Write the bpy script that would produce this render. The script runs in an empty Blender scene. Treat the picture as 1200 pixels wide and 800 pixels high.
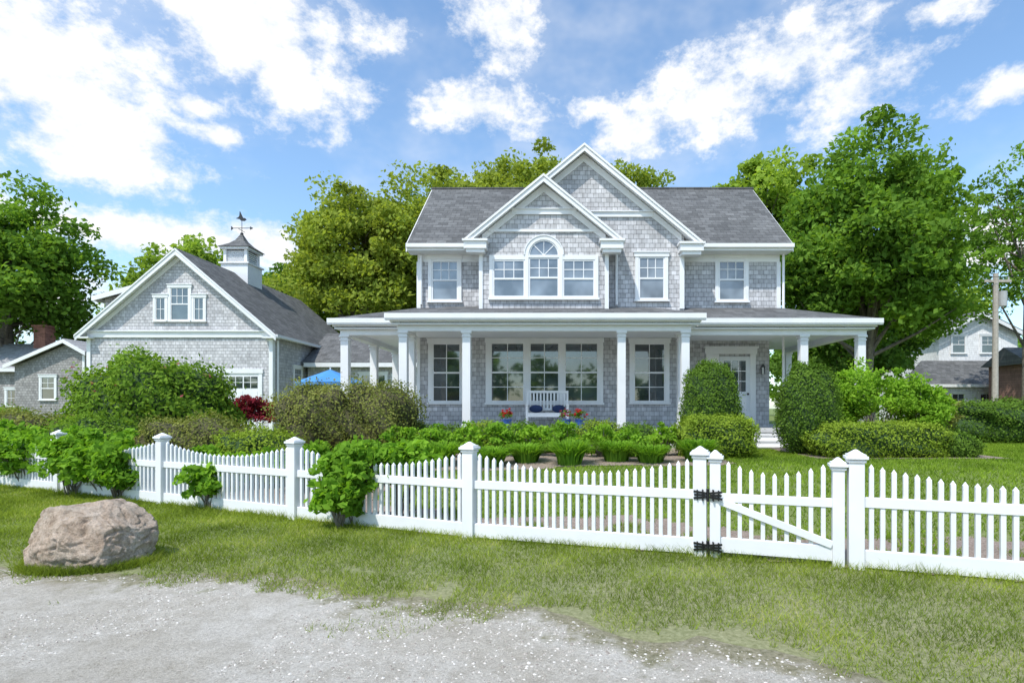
import bpy, math, random
import numpy as np
from mathutils import Vector, Matrix
random.seed(3)
RNG=np.random.default_rng(7)
scene=bpy.context.scene
scene.view_settings.view_transform='Standard'
scene.view_settings.look='None'
scene.view_settings.exposure=0

# ------------------------------------------------------------------ helpers
def link(o,parent=None):
    scene.collection.objects.link(o)
    if parent is not None: o.parent=parent
    return o
def empty(name,parent=None):
    e=bpy.data.objects.new(name,None); e.empty_display_size=.2
    return link(e,parent)

class Geo:
    def __init__(s): s.V=[];s.F=[];s.M=[]
    def add(s,vs,fs,m=0):
        b=len(s.V); s.V+= [tuple(v) for v in vs]
        for f in fs: s.F.append(tuple(i+b for i in f)); s.M.append(m)
    def box(s,x0,x1,y0,y1,z0,z1,m=0):
        s.add([(x0,y0,z0),(x1,y0,z0),(x1,y1,z0),(x0,y1,z0),(x0,y0,z1),(x1,y0,z1),(x1,y1,z1),(x0,y1,z1)],
          [(0,3,2,1),(4,5,6,7),(0,1,5,4),(1,2,6,5),(2,3,7,6),(3,0,4,7)],m)
    def prism(s,poly,a0,a1,axis,m=0):
        n=len(poly)
        def mk(p,a):
            return (p[0],a,p[1]) if axis=='y' else ((a,p[0],p[1]) if axis=='x' else (p[0],p[1],a))
        vs=[mk(p,a0) for p in poly]+[mk(p,a1) for p in poly]
        fs=[tuple(range(n)),tuple(reversed(range(n,2*n)))]+[(i,i+n,(i+1)%n+n,(i+1)%n) for i in range(n)]
        s.add(vs,fs,m)
    def tube(s,p0,p1,r0,r1,n=8,m=0,cap=True):
        p0=Vector(p0);p1=Vector(p1);d=(p1-p0)
        if d.length<1e-6: return
        q=d.to_track_quat('Z','Y').to_matrix()
        vs=[]
        for p,r in((p0,r0),(p1,r1)):
            for i in range(n):
                a=2*math.pi*i/n
                vs.append(tuple(p+q@Vector((r*math.cos(a),r*math.sin(a),0))))
        fs=[(i,(i+1)%n,(i+1)%n+n,i+n) for i in range(n)]
        if cap: fs+=[tuple(reversed(range(n))),tuple(range(n,2*n))]
        s.add(vs,fs,m)
    def beam(s,p0,p1,w,h,m=0):
        p0=Vector(p0);p1=Vector(p1);d=(p1-p0).normalized()
        up=Vector((0,0,1)); 
        if abs(d.z)>.99: up=Vector((0,1,0))
        sd=d.cross(up).normalized()*w/2; u=sd.cross(d).normalized()*h/2
        vs=[p0-sd-u,p0+sd-u,p0+sd+u,p0-sd+u,p1-sd-u,p1+sd-u,p1+sd+u,p1-sd+u]
        s.add(vs,[(0,3,2,1),(4,5,6,7),(0,1,5,4),(1,2,6,5),(2,3,7,6),(3,0,4,7)],m)
    def sphere(s,c,r,m=0,nu=12,nv=8):
        if not hasattr(r,'__len__'): r=(r,r,r)
        vs=[]
        for j in range(nv+1):
            t=math.pi*j/nv
            for i in range(nu):
                a=2*math.pi*i/nu
                vs.append((c[0]+r[0]*math.sin(t)*math.cos(a),c[1]+r[1]*math.sin(t)*math.sin(a),c[2]+r[2]*math.cos(t)))
        fs=[(j*nu+i,j*nu+(i+1)%nu,(j+1)*nu+(i+1)%nu,(j+1)*nu+i) for j in range(nv) for i in range(nu)]
        s.add(vs,fs,m)
    def done(s,name,mats,parent=None,smooth=False,mat=None,bevel=0):
        me=bpy.data.meshes.new(name); me.from_pydata(s.V,[],s.F)
        if not isinstance(mats,(list,tuple)): mats=[mats]
        for m in mats: me.materials.append(m)
        me.polygons.foreach_set('material_index',s.M)
        import bmesh
        bm=bmesh.new(); bm.from_mesh(me); bmesh.ops.recalc_face_normals(bm,faces=bm.faces); bm.to_mesh(me); bm.free()
        if smooth: me.polygons.foreach_set('use_smooth',[True]*len(me.polygons))
        me.update()
        o=bpy.data.objects.new(name,me); link(o,parent)
        if mat is not None: o.matrix_local=mat
        if bevel:
            b=o.modifiers.new('bevel','BEVEL'); b.width=bevel; b.segments=1; b.limit_method='ANGLE'
        return o

def np_mesh(name,V,k,shade,mat,parent=None):
    n=len(V); nf=n//k
    me=bpy.data.meshes.new(name)
    me.vertices.add(n); me.vertices.foreach_set('co',np.ascontiguousarray(V,dtype=np.float32).ravel())
    me.loops.add(n); me.loops.foreach_set('vertex_index',np.arange(n,dtype=np.int32))
    me.polygons.add(nf); me.polygons.foreach_set('loop_start',np.arange(0,n,k,dtype=np.int32))
    try: me.polygons.foreach_set('loop_total',np.full(nf,k,dtype=np.int32))
    except Exception: pass
    me.update(calc_edges=True)
    a=me.attributes.new('shade','FLOAT','POINT'); a.data.foreach_set('value',np.asarray(shade,dtype=np.float32))
    me.materials.append(mat)
    o=bpy.data.objects.new(name,me); link(o,parent); return o

def vnoise(x,y,sc,seed=0):
    r=np.random.default_rng(seed); G=r.random((256,256))
    u=np.asarray(x)/sc+1000; v=np.asarray(y)/sc+1000
    iu=np.floor(u).astype(int); iv=np.floor(v).astype(int); fu=u-iu; fv=v-iv
    fu=fu*fu*(3-2*fu); fv=fv*fv*(3-2*fv)
    g=lambda a,b:G[a%256,b%256]
    return (g(iu,iv)*(1-fu)+g(iu+1,iv)*fu)*(1-fv)+(g(iu,iv+1)*(1-fu)+g(iu+1,iv+1)*fu)*fv

# ------------------------------------------------------------------ materials
class NT:
    def __init__(s,name):
        s.m=bpy.data.materials.new(name); s.m.use_nodes=True; s.t=s.m.node_tree; s.n=s.t.nodes
        s.b=s.n['Principled BSDF']; s.out=s.n['Material Output']
    def new(s,t,**kw):
        n=s.n.new(t)
        for k,v in kw.items(): setattr(n,k,v)
        return n
    def l(s,a,b): s.t.links.new(a,b)
    def coord(s,scale=(1,1,1)):
        g=s.new('ShaderNodeNewGeometry'); mp=s.new('ShaderNodeMapping'); mp.inputs['Scale'].default_value=scale
        s.l(g.outputs['Position'],mp.inputs['Vector']); return mp.outputs['Vector']
    def noise(s,scale,detail=4,rough=.6,vec=None):
        n=s.new('ShaderNodeTexNoise'); n.inputs['Scale'].default_value=scale; n.inputs['Detail'].default_value=detail; n.inputs['Roughness'].default_value=rough
        s.l(vec if vec is not None else s.coord(),n.inputs['Vector']); return n.outputs['Fac']
    def ramp(s,fac,stops):
        r=s.new('ShaderNodeValToRGB'); e=r.color_ramp.elements
        while len(e)<len(stops): e.new(.5)
        for i,(p,c) in enumerate(stops):
            e[i].position=p; e[i].color=(c[0],c[1],c[2],1)
        s.l(fac,r.inputs['Fac']); return r.outputs['Color']
    def mix(s,fac,a,b,mode='MIX'):
        n=s.new('ShaderNodeMix',data_type='RGBA',blend_type=mode)
        for i,v in ((0,fac),(6,a),(7,b)):
            if hasattr(v,'links'): s.l(v,n.inputs[i])
            elif i==0: n.inputs[0].default_value=v
            else: n.inputs[i].default_value=(v[0],v[1],v[2],1)
        return n.outputs[2]
    def math(s,op,a,b=0.0):
        n=s.new('ShaderNodeMath',operation=op)
        for i,v in ((0,a),(1,b)):
            if hasattr(v,'links'): s.l(v,n.inputs[i])
            else: n.inputs[i].default_value=v
        return n.outputs[0]
    def bump(s,h,dist=.01,strength=.5):
        b=s.new('ShaderNodeBump'); b.inputs['Distance'].default_value=dist; b.inputs['Strength'].default_value=strength
        s.l(h,b.inputs['Height']); s.l(b.outputs['Normal'],s.b.inputs['Normal'])
    def base(s,c,rough=.6):
        if hasattr(c,'links'): s.l(c,s.b.inputs['Base Color'])
        else: s.b.inputs['Base Color'].default_value=(c[0],c[1],c[2],1)
        s.b.inputs['Roughness'].default_value=rough

def sc(c,k): return tuple(x*k for x in c)
def m_plain(name,c,rough=.5,var=.12,scale=3,metal=0):
    t=NT(name); f=t.noise(scale,2)
    t.base(t.ramp(f,[(.3,sc(c,1-var)),(.7,sc(c,1+var*.5))]),rough); t.b.inputs['Metallic'].default_value=metal; return t.m
def m_white(name='white_paint',c=(.82,.82,.82)):
    t=NT(name); f=t.noise(1.7,4)
    col=t.ramp(f,[(.25,sc(c,.90)),(.65,c)]); t.base(col,.5); return t.m

def m_shingle(name,axis,c,w,h,var=.3,mort=.02,rough=.85,mk=.38):
    t=NT(name); g=t.new('ShaderNodeNewGeometry'); sp=t.new('ShaderNodeSeparateXYZ'); t.l(g.outputs['Position'],sp.inputs[0])
    cb=t.new('ShaderNodeCombineXYZ')
    if axis=='xy':
        a=t.new('ShaderNodeMath',operation='ADD'); t.l(sp.outputs[0],a.inputs[0]); t.l(sp.outputs[1],a.inputs[1]); t.l(a.outputs[0],cb.inputs[0])
    else: t.l(sp.outputs[0 if axis=='x' else 1],cb.inputs[0])
    t.l(sp.outputs[2],cb.inputs[1])
    br=t.new('ShaderNodeTexBrick'); br.offset=.5; br.squash=1; t.l(cb.outputs[0],br.inputs['Vector'])
    br.inputs['Scale'].default_value=1; br.inputs['Brick Width'].default_value=w; br.inputs['Row Height'].default_value=h
    br.inputs['Mortar Size'].default_value=mort*h*2; br.inputs['Mortar Smooth'].default_value=.3; br.inputs['Bias'].default_value=0
    br.inputs['Color1'].default_value=(*sc(c,1-var),1); br.inputs['Color2'].default_value=(*[x*(1+var) for x in sc(c,1)],1)
    br.inputs['Mortar'].default_value=(*sc(c,mk),1)
    n1=t.noise(.6,4); col=t.mix(.75,br.outputs['Color'],t.ramp(n1,[(.3,(.80,.80,.81)),(.7,(1.12,1.11,1.1))]),'MULTIPLY')
    n2=t.noise(9,3,vec=t.coord((1,1,.35))); col=t.mix(.8,col,t.ramp(n2,[(.3,(.75,.74,.73)),(.7,(1.2,1.2,1.2))]),'MULTIPLY')
    t.base(col,rough)
    m=t.math('DIVIDE',sp.outputs[2],h); fr=t.math('FRACT',m); iv=t.math('SUBTRACT',1.0,fr); s2=t.math('SUBTRACT',iv,br.outputs['Fac'])
    t.bump(s2,.013,.7)
    return t.m

def m_leaf(name,dark,light,trans=.3,patch=.35,scale=.5,tip=None,k=1.0):
    t=NT(name); t.n.remove(t.b)
    at=t.new('ShaderNodeAttribute',attribute_name='shade')
    dark=sc(dark,k);light=sc(light,k)
    stops=[(.0,dark),(1,light)] if tip is None else [(.0,dark),(.75,light),(1,tip)]
    col=t.ramp(at.outputs['Fac'],stops)
    nz=t.noise(scale,1); col=t.mix(patch*2,col,t.ramp(nz,[(.35,(.70,.74,.66)),(.65,(1.25,1.18,1.1))]),'MULTIPLY')
    d=t.new('ShaderNodeBsdfDiffuse'); tr=t.new('ShaderNodeBsdfTranslucent')
    t.l(col,d.inputs['Color']); c2=t.mix(1,col,(1.45,1.45,.6),'MULTIPLY'); t.l(c2,tr.inputs['Color'])
    mx=t.new('ShaderNodeMixShader'); mx.inputs[0].default_value=trans; t.l(d.outputs[0],mx.inputs[1]); t.l(tr.outputs[0],mx.inputs[2])
    t.l(mx.outputs[0],t.out.inputs['Surface']); return t.m

WHITE=m_white('white_paint',(.80,.80,.80))
VINYL=m_white('vinyl_white',(.80,.80,.81))
SIDING=m_shingle('cedar_siding','xy',(.51,.505,.515),.16,.135,.17)
SIDING_N=m_shingle('weathered_siding','xy',(.30,.29,.28),.16,.14,.2)
ROOF_X=m_shingle('asphalt_roof_x','x',(.115,.117,.117),.3,.125,.28,mk=.45)
ROOF_Y=m_shingle('asphalt_roof_y','y',(.11,.112,.112),.3,.125,.28,mk=.45)
ROOF_L=m_shingle('light_roof','x',(.36,.36,.37),.3,.12,.15)
BRICK=m_shingle('chimney_brick','xy',(.33,.15,.11),.22,.075,.25)
REDWALL=m_shingle('redwood_clapboard','xy',(.25,.14,.11),2.5,.14,.15)
CLAP=m_shingle('white_clapboard','xy',(.80,.80,.80),3,.15,.02,mk=.7)
CEIL=m_plain('porch_ceiling_paint',(.78,.79,.8),.6,.04)
DECK=m_plain('deck_boards',(.5,.5,.5),.6,.1)
BLACK=m_plain('black_iron',(.015,.015,.017),.35,.1)
NAVY=m_plain('navy_fabric',(.025,.045,.12),.9,.2)
COPPER=m_plain('dark_metal',(.05,.05,.05),.4,.2,metal=.6)
BARK=m_plain('bark',(.19,.16,.13),.9,.4,8)
BLUE=m_plain('umbrella_fabric',(.06,.25,.6),.8,.1)
def m_glass(name,base,rough=.04):
    t=NT(name); f=t.noise(1.3,2)
    t.base(t.ramp(f,[(.35,sc(base,.5)),(.65,sc(base,1.5))]),rough)
    t.b.inputs['IOR'].default_value=2.0
    t.b.inputs['Coat Weight'].default_value=.8; t.b.inputs['Coat Roughness'].default_value=.02
    return t.m
GLASS=m_glass('window_glass',(.04,.055,.06))
GLASS_B=m_glass('window_glass_blinds',(.15,.17,.19))

# ------------------------------------------------------------------ terrain functions
FX=np.array([-30,-14,-11.25,-8.6,-5.98,-3.42,-0.97,1.42,2.72,5.15,7.6,12])
FY=np.array([17.5,11.85,10.75,9.6,8.42,7.25,6.2,5.48,5.04,4.2,3.4,2])
def yf(x): return np.interp(x,FX,FY)
def gz(x,y):
    t=np.clip((np.asarray(y)-yf(x)-.3)/5.5,0,1); z=.4*t*t*(3-2*t)
    return z
EX=np.array([-60,-40,-20,-10,-7,-4.87,-3.28,-1.86,-.93,.26,1.17,1.5,2.5,4,8,14,60])
EY=np.array([22,16,10,6.4,5.1,4.72,4.72,4.42,3.98,3.53,3.07,2.85,2.2,1.2,-1.5,-5,-30])
def yroad(x):
    return np.interp(x,EX,EY)+(vnoise(x,0*np.asarray(x),.5,3)-.5)*.30+(vnoise(x,0*np.asarray(x),.13,4)-.5)*.12

def axis_pts(a,b,fine0,fine1,step):
    pts=list(np.arange(fine0,fine1+1e-6,step)); s=step; v=fine0
    while v>a: s*=1.35; v-=s; pts.insert(0,max(v,a))
    s=step; v=fine1
    while v<b: s*=1.35; v+=s; pts.append(min(v,b))
    return np.array(pts)
gx=axis_pts(-900,900,-15,15,.25); gy=axis_pts(-500,1200,-1,20,.25)
X,Y=np.meshgrid(gx,gy); Z=gz(X,Y)
nx,ny=len(gx),len(gy)
V=np.stack([X,Y,Z],-1).reshape(-1,3)
F=[(j*nx+i,j*nx+i+1,(j+1)*nx+i+1,(j+1)*nx+i) for j in range(ny-1) for i in range(nx-1)]
me=bpy.data.meshes.new('ground'); me.from_pydata(V.tolist(),[],F); me.polygons.foreach_set('use_smooth',[True]*len(F)); me.update()
def soil_mix(t):
    n2=t.noise(26,5,.75); n1=t.noise(1.3,3,.65)
    c=t.ramp(n2,[(.3,(.13,.125,.06)),(.5,(.27,.245,.16)),(.72,(.42,.38,.29))])
    return t.mix(.6,c,t.ramp(n1,[(.35,(.80,.86,.72)),(.65,(1.15,1.1,1.05))]),'MULTIPLY'),n2
t=NT('grass_ground')
c,n2=soil_mix(t)
g_=t.new('ShaderNodeNewGeometry'); sp=t.new('ShaderNodeSeparateXYZ'); t.l(g_.outputs['Position'],sp.inputs[0])
far=t.new('ShaderNodeMapRange'); t.l(sp.outputs[1],far.inputs['Value']); far.inputs['From Min'].default_value=4.2; far.inputs['From Max'].default_value=7.5; far.inputs['To Min'].default_value=.4; far.inputs['To Max'].default_value=1
grn=t.ramp(n2,[(.3,(.09,.13,.025)),(.7,(.20,.25,.06))])
c=t.mix(far.outputs[0],c,grn)
t.base(c,.95); t.bump(n2,.02,.6)
me.materials.append(t.m); link(bpy.data.objects.new('ground',me))

# sandy gravel road
xs=np.concatenate([np.arange(-60,-12,1.),np.arange(-12,6,.05),np.arange(6,60,1.)])
ye=yroad(xs)+.18
vs=[];fs=[];ed=[]
OFF=((0,1.0),(.18,.7),(.4,.35),(.9,0),(3,0),(7,0),(60,0))
for i,(x,y) in enumerate(zip(xs,ye)):
    for o_,e_ in OFF: vs.append((x,y-o_,.006)); ed.append(e_)
K=len(OFF)
for i in range(len(xs)-1):
    for k in range(K-1): fs.append((i*K+k,i*K+k+1,(i+1)*K+k+1,(i+1)*K+k))
me=bpy.data.meshes.new('gravel_road'); me.from_pydata(vs,[],fs); me.update()
at_=me.attributes.new('edge','FLOAT','POINT'); at_.data.foreach_set('value',np.array(ed,dtype=np.float32))
t=NT('sandy_gravel')
a=t.noise(70,6,.85); b=t.noise(.9,4,.6); b2=t.noise(6,5,.75)
c=t.ramp(a,[(.30,(.22,.195,.165)),(.46,(.48,.445,.39)),(.60,(.62,.585,.525)),(.72,(.74,.71,.66))])
c=t.mix(.9,c,t.ramp(b,[(.35,(.84,.81,.75)),(.60,(1.08,1.08,1.08))]),'MULTIPLY')
c=t.mix(.7,c,t.ramp(b2,[(.35,(.78,.76,.72)),(.58,(1.08,1.08,1.08))]),'MULTIPLY')
so,_n=soil_mix(t)
at=t.new('ShaderNodeAttribute',attribute_name='edge')
f=t.math('ADD',at.outputs['Fac'],t.math('MULTIPLY',t.math('SUBTRACT',t.noise(4.5,5,.7),.5),2.0))
mr_=t.new('ShaderNodeMapRange'); mr_.interpolation_type='SMOOTHSTEP'; t.l(f,mr_.inputs['Value']); mr_.inputs['From Min'].default_value=.3; mr_.inputs['From Max'].default_value=.85
c=t.mix(mr_.outputs[0],c,so)
t.base(c,.97); t.bump(a,.02,.9)
me.materials.append(t.m); link(bpy.data.objects.new('gravel_road',me))
STONE=NT('stone_mix'); at=STONE.new('ShaderNodeAttribute',attribute_name='shade')
STONE.base(STONE.ramp(at.outputs['Fac'],[(0,(.22,.19,.165)),(.5,(.44,.40,.35)),(1,(.66,.63,.58))]),.9)
def stones(name,x,y,s,z0=.006):
    n=len(x)
    B=np.array([(1,0,0),(0,1,0),(-1,0,0),(0,-1,0),(0,0,1)],float)
    tri=np.array([(0,1,4),(1,2,4),(2,3,4),(3,0,4)])
    yaw=RNG.random(n)*6.28; P=np.zeros((n,5,3))
    jit=.6+RNG.random((n,5,1))*.8
    b=B[None]*jit*s[:,None,None]; b[...,2]*=.6
    ca,sa=np.cos(yaw)[:,None],np.sin(yaw)[:,None]
    P[...,0]=b[...,0]*ca-b[...,1]*sa+x[:,None]; P[...,1]=b[...,0]*sa+b[...,1]*ca+y[:,None]; P[...,2]=b[...,2]+(z0+gz(x,y))[:,None]
    V=P[:,tri].reshape(-1,3); sh=np.repeat(RNG.random(n),12)
    return np_mesh(name,V,3,sh,STONE.m)
x=RNG.uniform(-6.5,2.2,42000); y=RNG.uniform(1.8,5.6,42000); k=(y<yroad(x)+.1)&(vnoise(x,y,.7,77)+.3*vnoise(x,y,.2,78)>.5)
x,y=x[k],y[k]; stones('loose_gravel',x,y,.003+.009*RNG.random(len(x))**3)

# ------------------------------------------------------------------ foliage generators
def leaf_quads(P,size,seed=0,nrm=None,aspect=.6):
    r=np.random.default_rng(seed); n=len(P)
    d=r.normal(size=(n,3)); d/=np.linalg.norm(d,axis=1)[:,None]
    if nrm is not None:
        nn=nrm+.55*r.normal(size=(n,3)); nn/=np.linalg.norm(nn,axis=1)[:,None]
    else:
        nn=r.normal(size=(n,3))+np.array([0,-.3,.7]); nn/=np.linalg.norm(nn,axis=1)[:,None]
    t=np.cross(nn,d); t/=np.linalg.norm(t,axis=1)[:,None]+1e-9; b=np.cross(nn,t)
    s=(size*(.6+.8*r.random(n)))[:,None]
    q=np.stack([P-t*s*.5, P+b*s*aspect*.5+nn*s*.08, P+t*s*.5, P-b*s*aspect*.5+nn*s*.08],1)
    return q.reshape(-1,3)

def crown_points(c,rad,ncl,clr,nper,seed,low=-.75,inner=.35,flat=.7):
    r=np.random.default_rng(seed)
    d=r.normal(size=(ncl*3,3)); d/=np.linalg.norm(d,axis=1)[:,None]; d=d[d[:,2]>low][:ncl]; ncl=len(d)
    az=np.arctan2(d[:,1],d[:,0]); ph=r.random(4)*6.28
    lob=1+.13*np.sin(3*az+ph[0]+2*d[:,2])+.1*np.sin(5*az+ph[1]-3*d[:,2])+.1*np.sin(6*d[:,2]+ph[2]+az)
    rr=inner+(1-inner)*r.random(ncl)**.55
    C=np.array(c)+d*np.array(rad)*(rr*lob)[:,None]
    cr=clr*(.55+.9*r.random(ncl))
    idx=np.repeat(np.arange(ncl),nper); n=len(idx)
    e=r.normal(size=(n,3)); e/=np.linalg.norm(e,axis=1)[:,None]
    P=C[idx]+e*(cr[idx]*r.random(n)**.42)[:,None]*np.array([1.15,1.15,flat])
    sh=np.clip(.55+.5*(r.random(ncl)[idx]-.5)+.4*(r.random(n)-.5),0,1)
    return P,sh,C,e

def tree(name,x,y,zc,rad,mat,ncl=220,clr=.8,nper=260,leaf=.2,tr=.25,seed=1,g0=.4,low=-.75,inner=.35,bark=BARK,lean=(0,0)):
    e=empty(name)
    nper=int(nper*.62); leaf*=1.2
    P,sh,C,nn=crown_points((x+lean[0],y+lean[1],zc),rad,ncl,clr,nper,seed,low,inner)
    V=leaf_quads(P,leaf,seed+5); np_mesh('crown_foliage',V,4,np.repeat(sh,4),mat,e)
    r=random.Random(seed); G=Geo()
    pts=[Vector((x,y,g0-.1)),Vector((x+r.uniform(-.15,.15),y,g0+(zc-rad[2]-g0)*.6+.6)),Vector((x+lean[0]*.5+r.uniform(-.3,.3),y+lean[1]*.5,zc-rad[2]*.45)),Vector((x+lean[0],y+lean[1],zc+rad[2]*.25)),Vector((x+lean[0]+r.uniform(-.4,.4),y+lean[1],zc+rad[2]*.75))]
    rs=[tr*1.35,tr,tr*.8,tr*.45,tr*.12]
    for i in range(4): G.tube(pts[i],pts[i+1],rs[i],rs[i+1],9,cap=False)
    sel=list(range(len(C))); r.shuffle(sel)
    for k in sel[:34]:
        c=Vector(C[k]); h=r.random()*.75; 
        i=1+int(h*3/.76) if h<.76 else 3; i=min(i,3); f=r.random(); s=pts[i].lerp(pts[i+1],f) if i<4 else pts[3]
        if s.z>c.z: s=pts[1].lerp(pts[2],r.random())
        mid=s.lerp(c,.5)+Vector((r.uniform(-.3,.3),r.uniform(-.3,.3),-.25+r.uniform(-.2,.3)))
        rr=tr*(.36 if i<3 else .2)
        G.tube(s,mid,rr,rr*.6,6,cap=False); G.tube(mid,c,rr*.6,rr*.15,5,cap=False)
    G.done('trunk_and_limbs',bark,e,smooth=True); return e

def shaped(name,c,rad,mat,core,n,leaf,p=2.2,taper=0,seed=1,rough=.05,lump=.06):
    e=empty(name) ; r=np.random.default_rng(seed)
    def surf(d,k):
        q=1/(np.abs(d)**p).sum(1)**(1/p)
        s=d*q[:,None]
        lm=1+lump*np.sin(d[:,0]*5+seed)*np.sin(d[:,1]*4+seed*2)+lump*np.sin(d[:,2]*6+seed+d[:,0]*7)
        tz=(s[:,2]+1)/2
        xy=(1-taper*tz)
        return np.stack([s[:,0]*xy*lm*rad[0]*k,s[:,1]*xy*lm*rad[1]*k,s[:,2]*lm*rad[2]*k],1)
    d=r.normal(size=(n,3)); 
    d/=np.linalg.norm(d,axis=1)[:,None]; 
    if p>3:
        d=r.uniform(-1,1,size=(n,3)); f=r.choice(3,size=n,p=np.array([rad[1]*rad[2],rad[0]*rad[2],rad[0]*rad[1]])/(rad[1]*rad[2]+rad[0]*rad[2]+rad[0]*rad[1])); d[np.arange(n),f]=np.sign(r.normal(size=n))
        d/=np.linalg.norm(d,axis=1)[:,None]
    C=np.array([c[0],c[1],c[2]+rad[2]])
    nr=d/np.array(rad); nr/=np.linalg.norm(nr,axis=1)[:,None]
    P=C+surf(d,1)+nr*(r.normal(size=(n,1))*rough)
    k=P[:,2]>c[2]-.02; P=P[k]; nr=nr[k]; n=len(P)
    cl=vnoise(P[:,0]*1.0+P[:,2],P[:,1]+P[:,2]*.7,.14,seed)
    sh=np.clip(.2+.45*cl+.5*(r.random(n)-.2),0,1)
    np_mesh('leaves',leaf_quads(P,leaf,seed+2,nrm=nr),4,np.repeat(sh,4),mat,e)
    import bmesh
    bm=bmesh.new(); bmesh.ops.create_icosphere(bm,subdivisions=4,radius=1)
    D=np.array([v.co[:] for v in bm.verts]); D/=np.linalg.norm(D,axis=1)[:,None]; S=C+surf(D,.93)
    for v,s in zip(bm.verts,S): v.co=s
    m=bpy.data.meshes.new('dark_core'); bm.to_mesh(m); bm.free(); m.materials.append(core); link(bpy.data.objects.new('dark_core',m),e)  # added solid core, coloured dark to block the view between leaves
    return e

def shrub(name,blobs,mat,leaf,ncl,clr,nper,seed,core=None,stems=True,g0=None,low=-.4,inner=.4):
    e=empty(name); Ps=[];Ss=[]; G=Geo(); r=random.Random(seed)
    for i,(c,rad) in enumerate(blobs):
        P,sh,C,_=crown_points(c,rad,ncl,clr,nper,seed+i*11,low,inner); Ps.append(P);Ss.append(sh)
        b=float(gz(c[0],c[1]))
        for k in range(0,len(C),max(1,len(C)//14)):
            s=Vector((c[0]+r.uniform(-.2,.2)*rad[0],c[1]+r.uniform(-.2,.2)*rad[1],b-.03)); q=Vector(C[k]); m=s.lerp(q,.5)+Vector((0,0,.1))
            G.tube(s,m,.012,.009,5,cap=False);G.tube(m,q,.009,.004,5,cap=False)
    P=np.concatenate(Ps);S=np.concatenate(Ss); k=P[:,2]>gz(P[:,0],P[:,1])+.01; P=P[k];S=S[k]
    np_mesh('leaves',leaf_quads(P,leaf,seed),4,np.repeat(S,4),mat,e)
    G.done('stems',BARK,e)
    return e

def straps(name,cs,mat,seed,nb=240,L=.42,w=.022):
    r=np.random.default_rng(seed); Vs=[];Sh=[]
    for (cx,cy,R,H) in cs:
        n=nb; az=r.random(n)*6.283; r0=r.random(n)**.5*R*.5; base=np.stack([cx+np.cos(az)*r0,cy+np.sin(az)*r0],1)
        out=np.stack([np.cos(az+r.normal(size=n)*.4),np.sin(az+r.normal(size=n)*.4)],1)
        rr=R*(.2+.75*r.random(n)); hh=H*(.75+.5*r.random(n)); z0=gz(base[:,0],base[:,1])
        side=np.stack([-out[:,1],out[:,0]],1)*w*.5
        p=[]
        for tt in (0,.35,.7,1):
            q=base+out*(rr*tt**1.4)[:,None]; z=z0+hh*(1.6*tt*(1.25-tt*.75)) 
            p.append((q,z,1-tt**2*.95))
        for a in range(3):
            (q0,z0_,w0),(q1,z1_,w1)=p[a],p[a+1]
            quad=np.stack([np.c_[q0-side*w0,z0_],np.c_[q0+side*w0,z0_],np.c_[q1+side*w1,z1_],np.c_[q1-side*w1,z1_]],1)
            Vs.append(quad.reshape(-1,3)); Sh.append(np.repeat(np.clip(r.random(n)*.7+.1+.1*a,0,1),4))
    return np_mesh(name,np.concatenate(Vs),4,np.concatenate(Sh),mat)

L_MAPLE=m_leaf('leaf_maple',(.09,.17,.03),(.22,.38,.06),.42)
L_OAK=m_leaf('leaf_oak',(.18,.23,.04),(.37,.45,.085),.42,.3,.25)
L_YG=m_leaf('leaf_yellowgreen',(.16,.25,.04),(.31,.44,.075),.42)
L_DARK=m_leaf('leaf_darkgreen',(.06,.13,.03),(.16,.28,.055),.35)
L_BOX=m_leaf('leaf_boxwood',(.05,.11,.018),(.17,.28,.045),.28,.25,2)
L_BOXY=m_leaf('leaf_boxwood_new',(.12,.19,.022),(.31,.42,.055),.3,.25,2)
L_BRIGHT=m_leaf('leaf_bright',(.12,.24,.025),(.31,.52,.055),.4,.3,1)
L_HYD=m_leaf('leaf_hydrangea',(.09,.20,.025),(.27,.48,.05),.42,.2,2)
L_BROWN=m_leaf('leaf_bronze',(.11,.13,.04),(.29,.32,.09),.3,.4,1.5)
L_RED=m_leaf('leaf_red',(.12,.018,.03),(.36,.05,.08),.35)
L_RHODO=m_leaf('leaf_rhodo',(.06,.14,.02),(.24,.38,.05),.35,.3,1.2)
L_PINK=m_leaf('petal_pink',(.35,.06,.12),(.6,.15,.25),.3)
L_REDF=m_leaf('petal_red',(.45,.02,.02),(.7,.05,.06),.3)
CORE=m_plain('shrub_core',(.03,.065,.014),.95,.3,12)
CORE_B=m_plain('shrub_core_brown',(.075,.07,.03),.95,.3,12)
L_GRASS=m_leaf('grass_blade',(.13,.18,.03),(.29,.38,.06),.4,.45,.9,tip=(.48,.47,.20))
L_LAWN=m_leaf('lawn_blade',(.13,.21,.025),(.28,.41,.055),.38,.3,.8)

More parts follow.
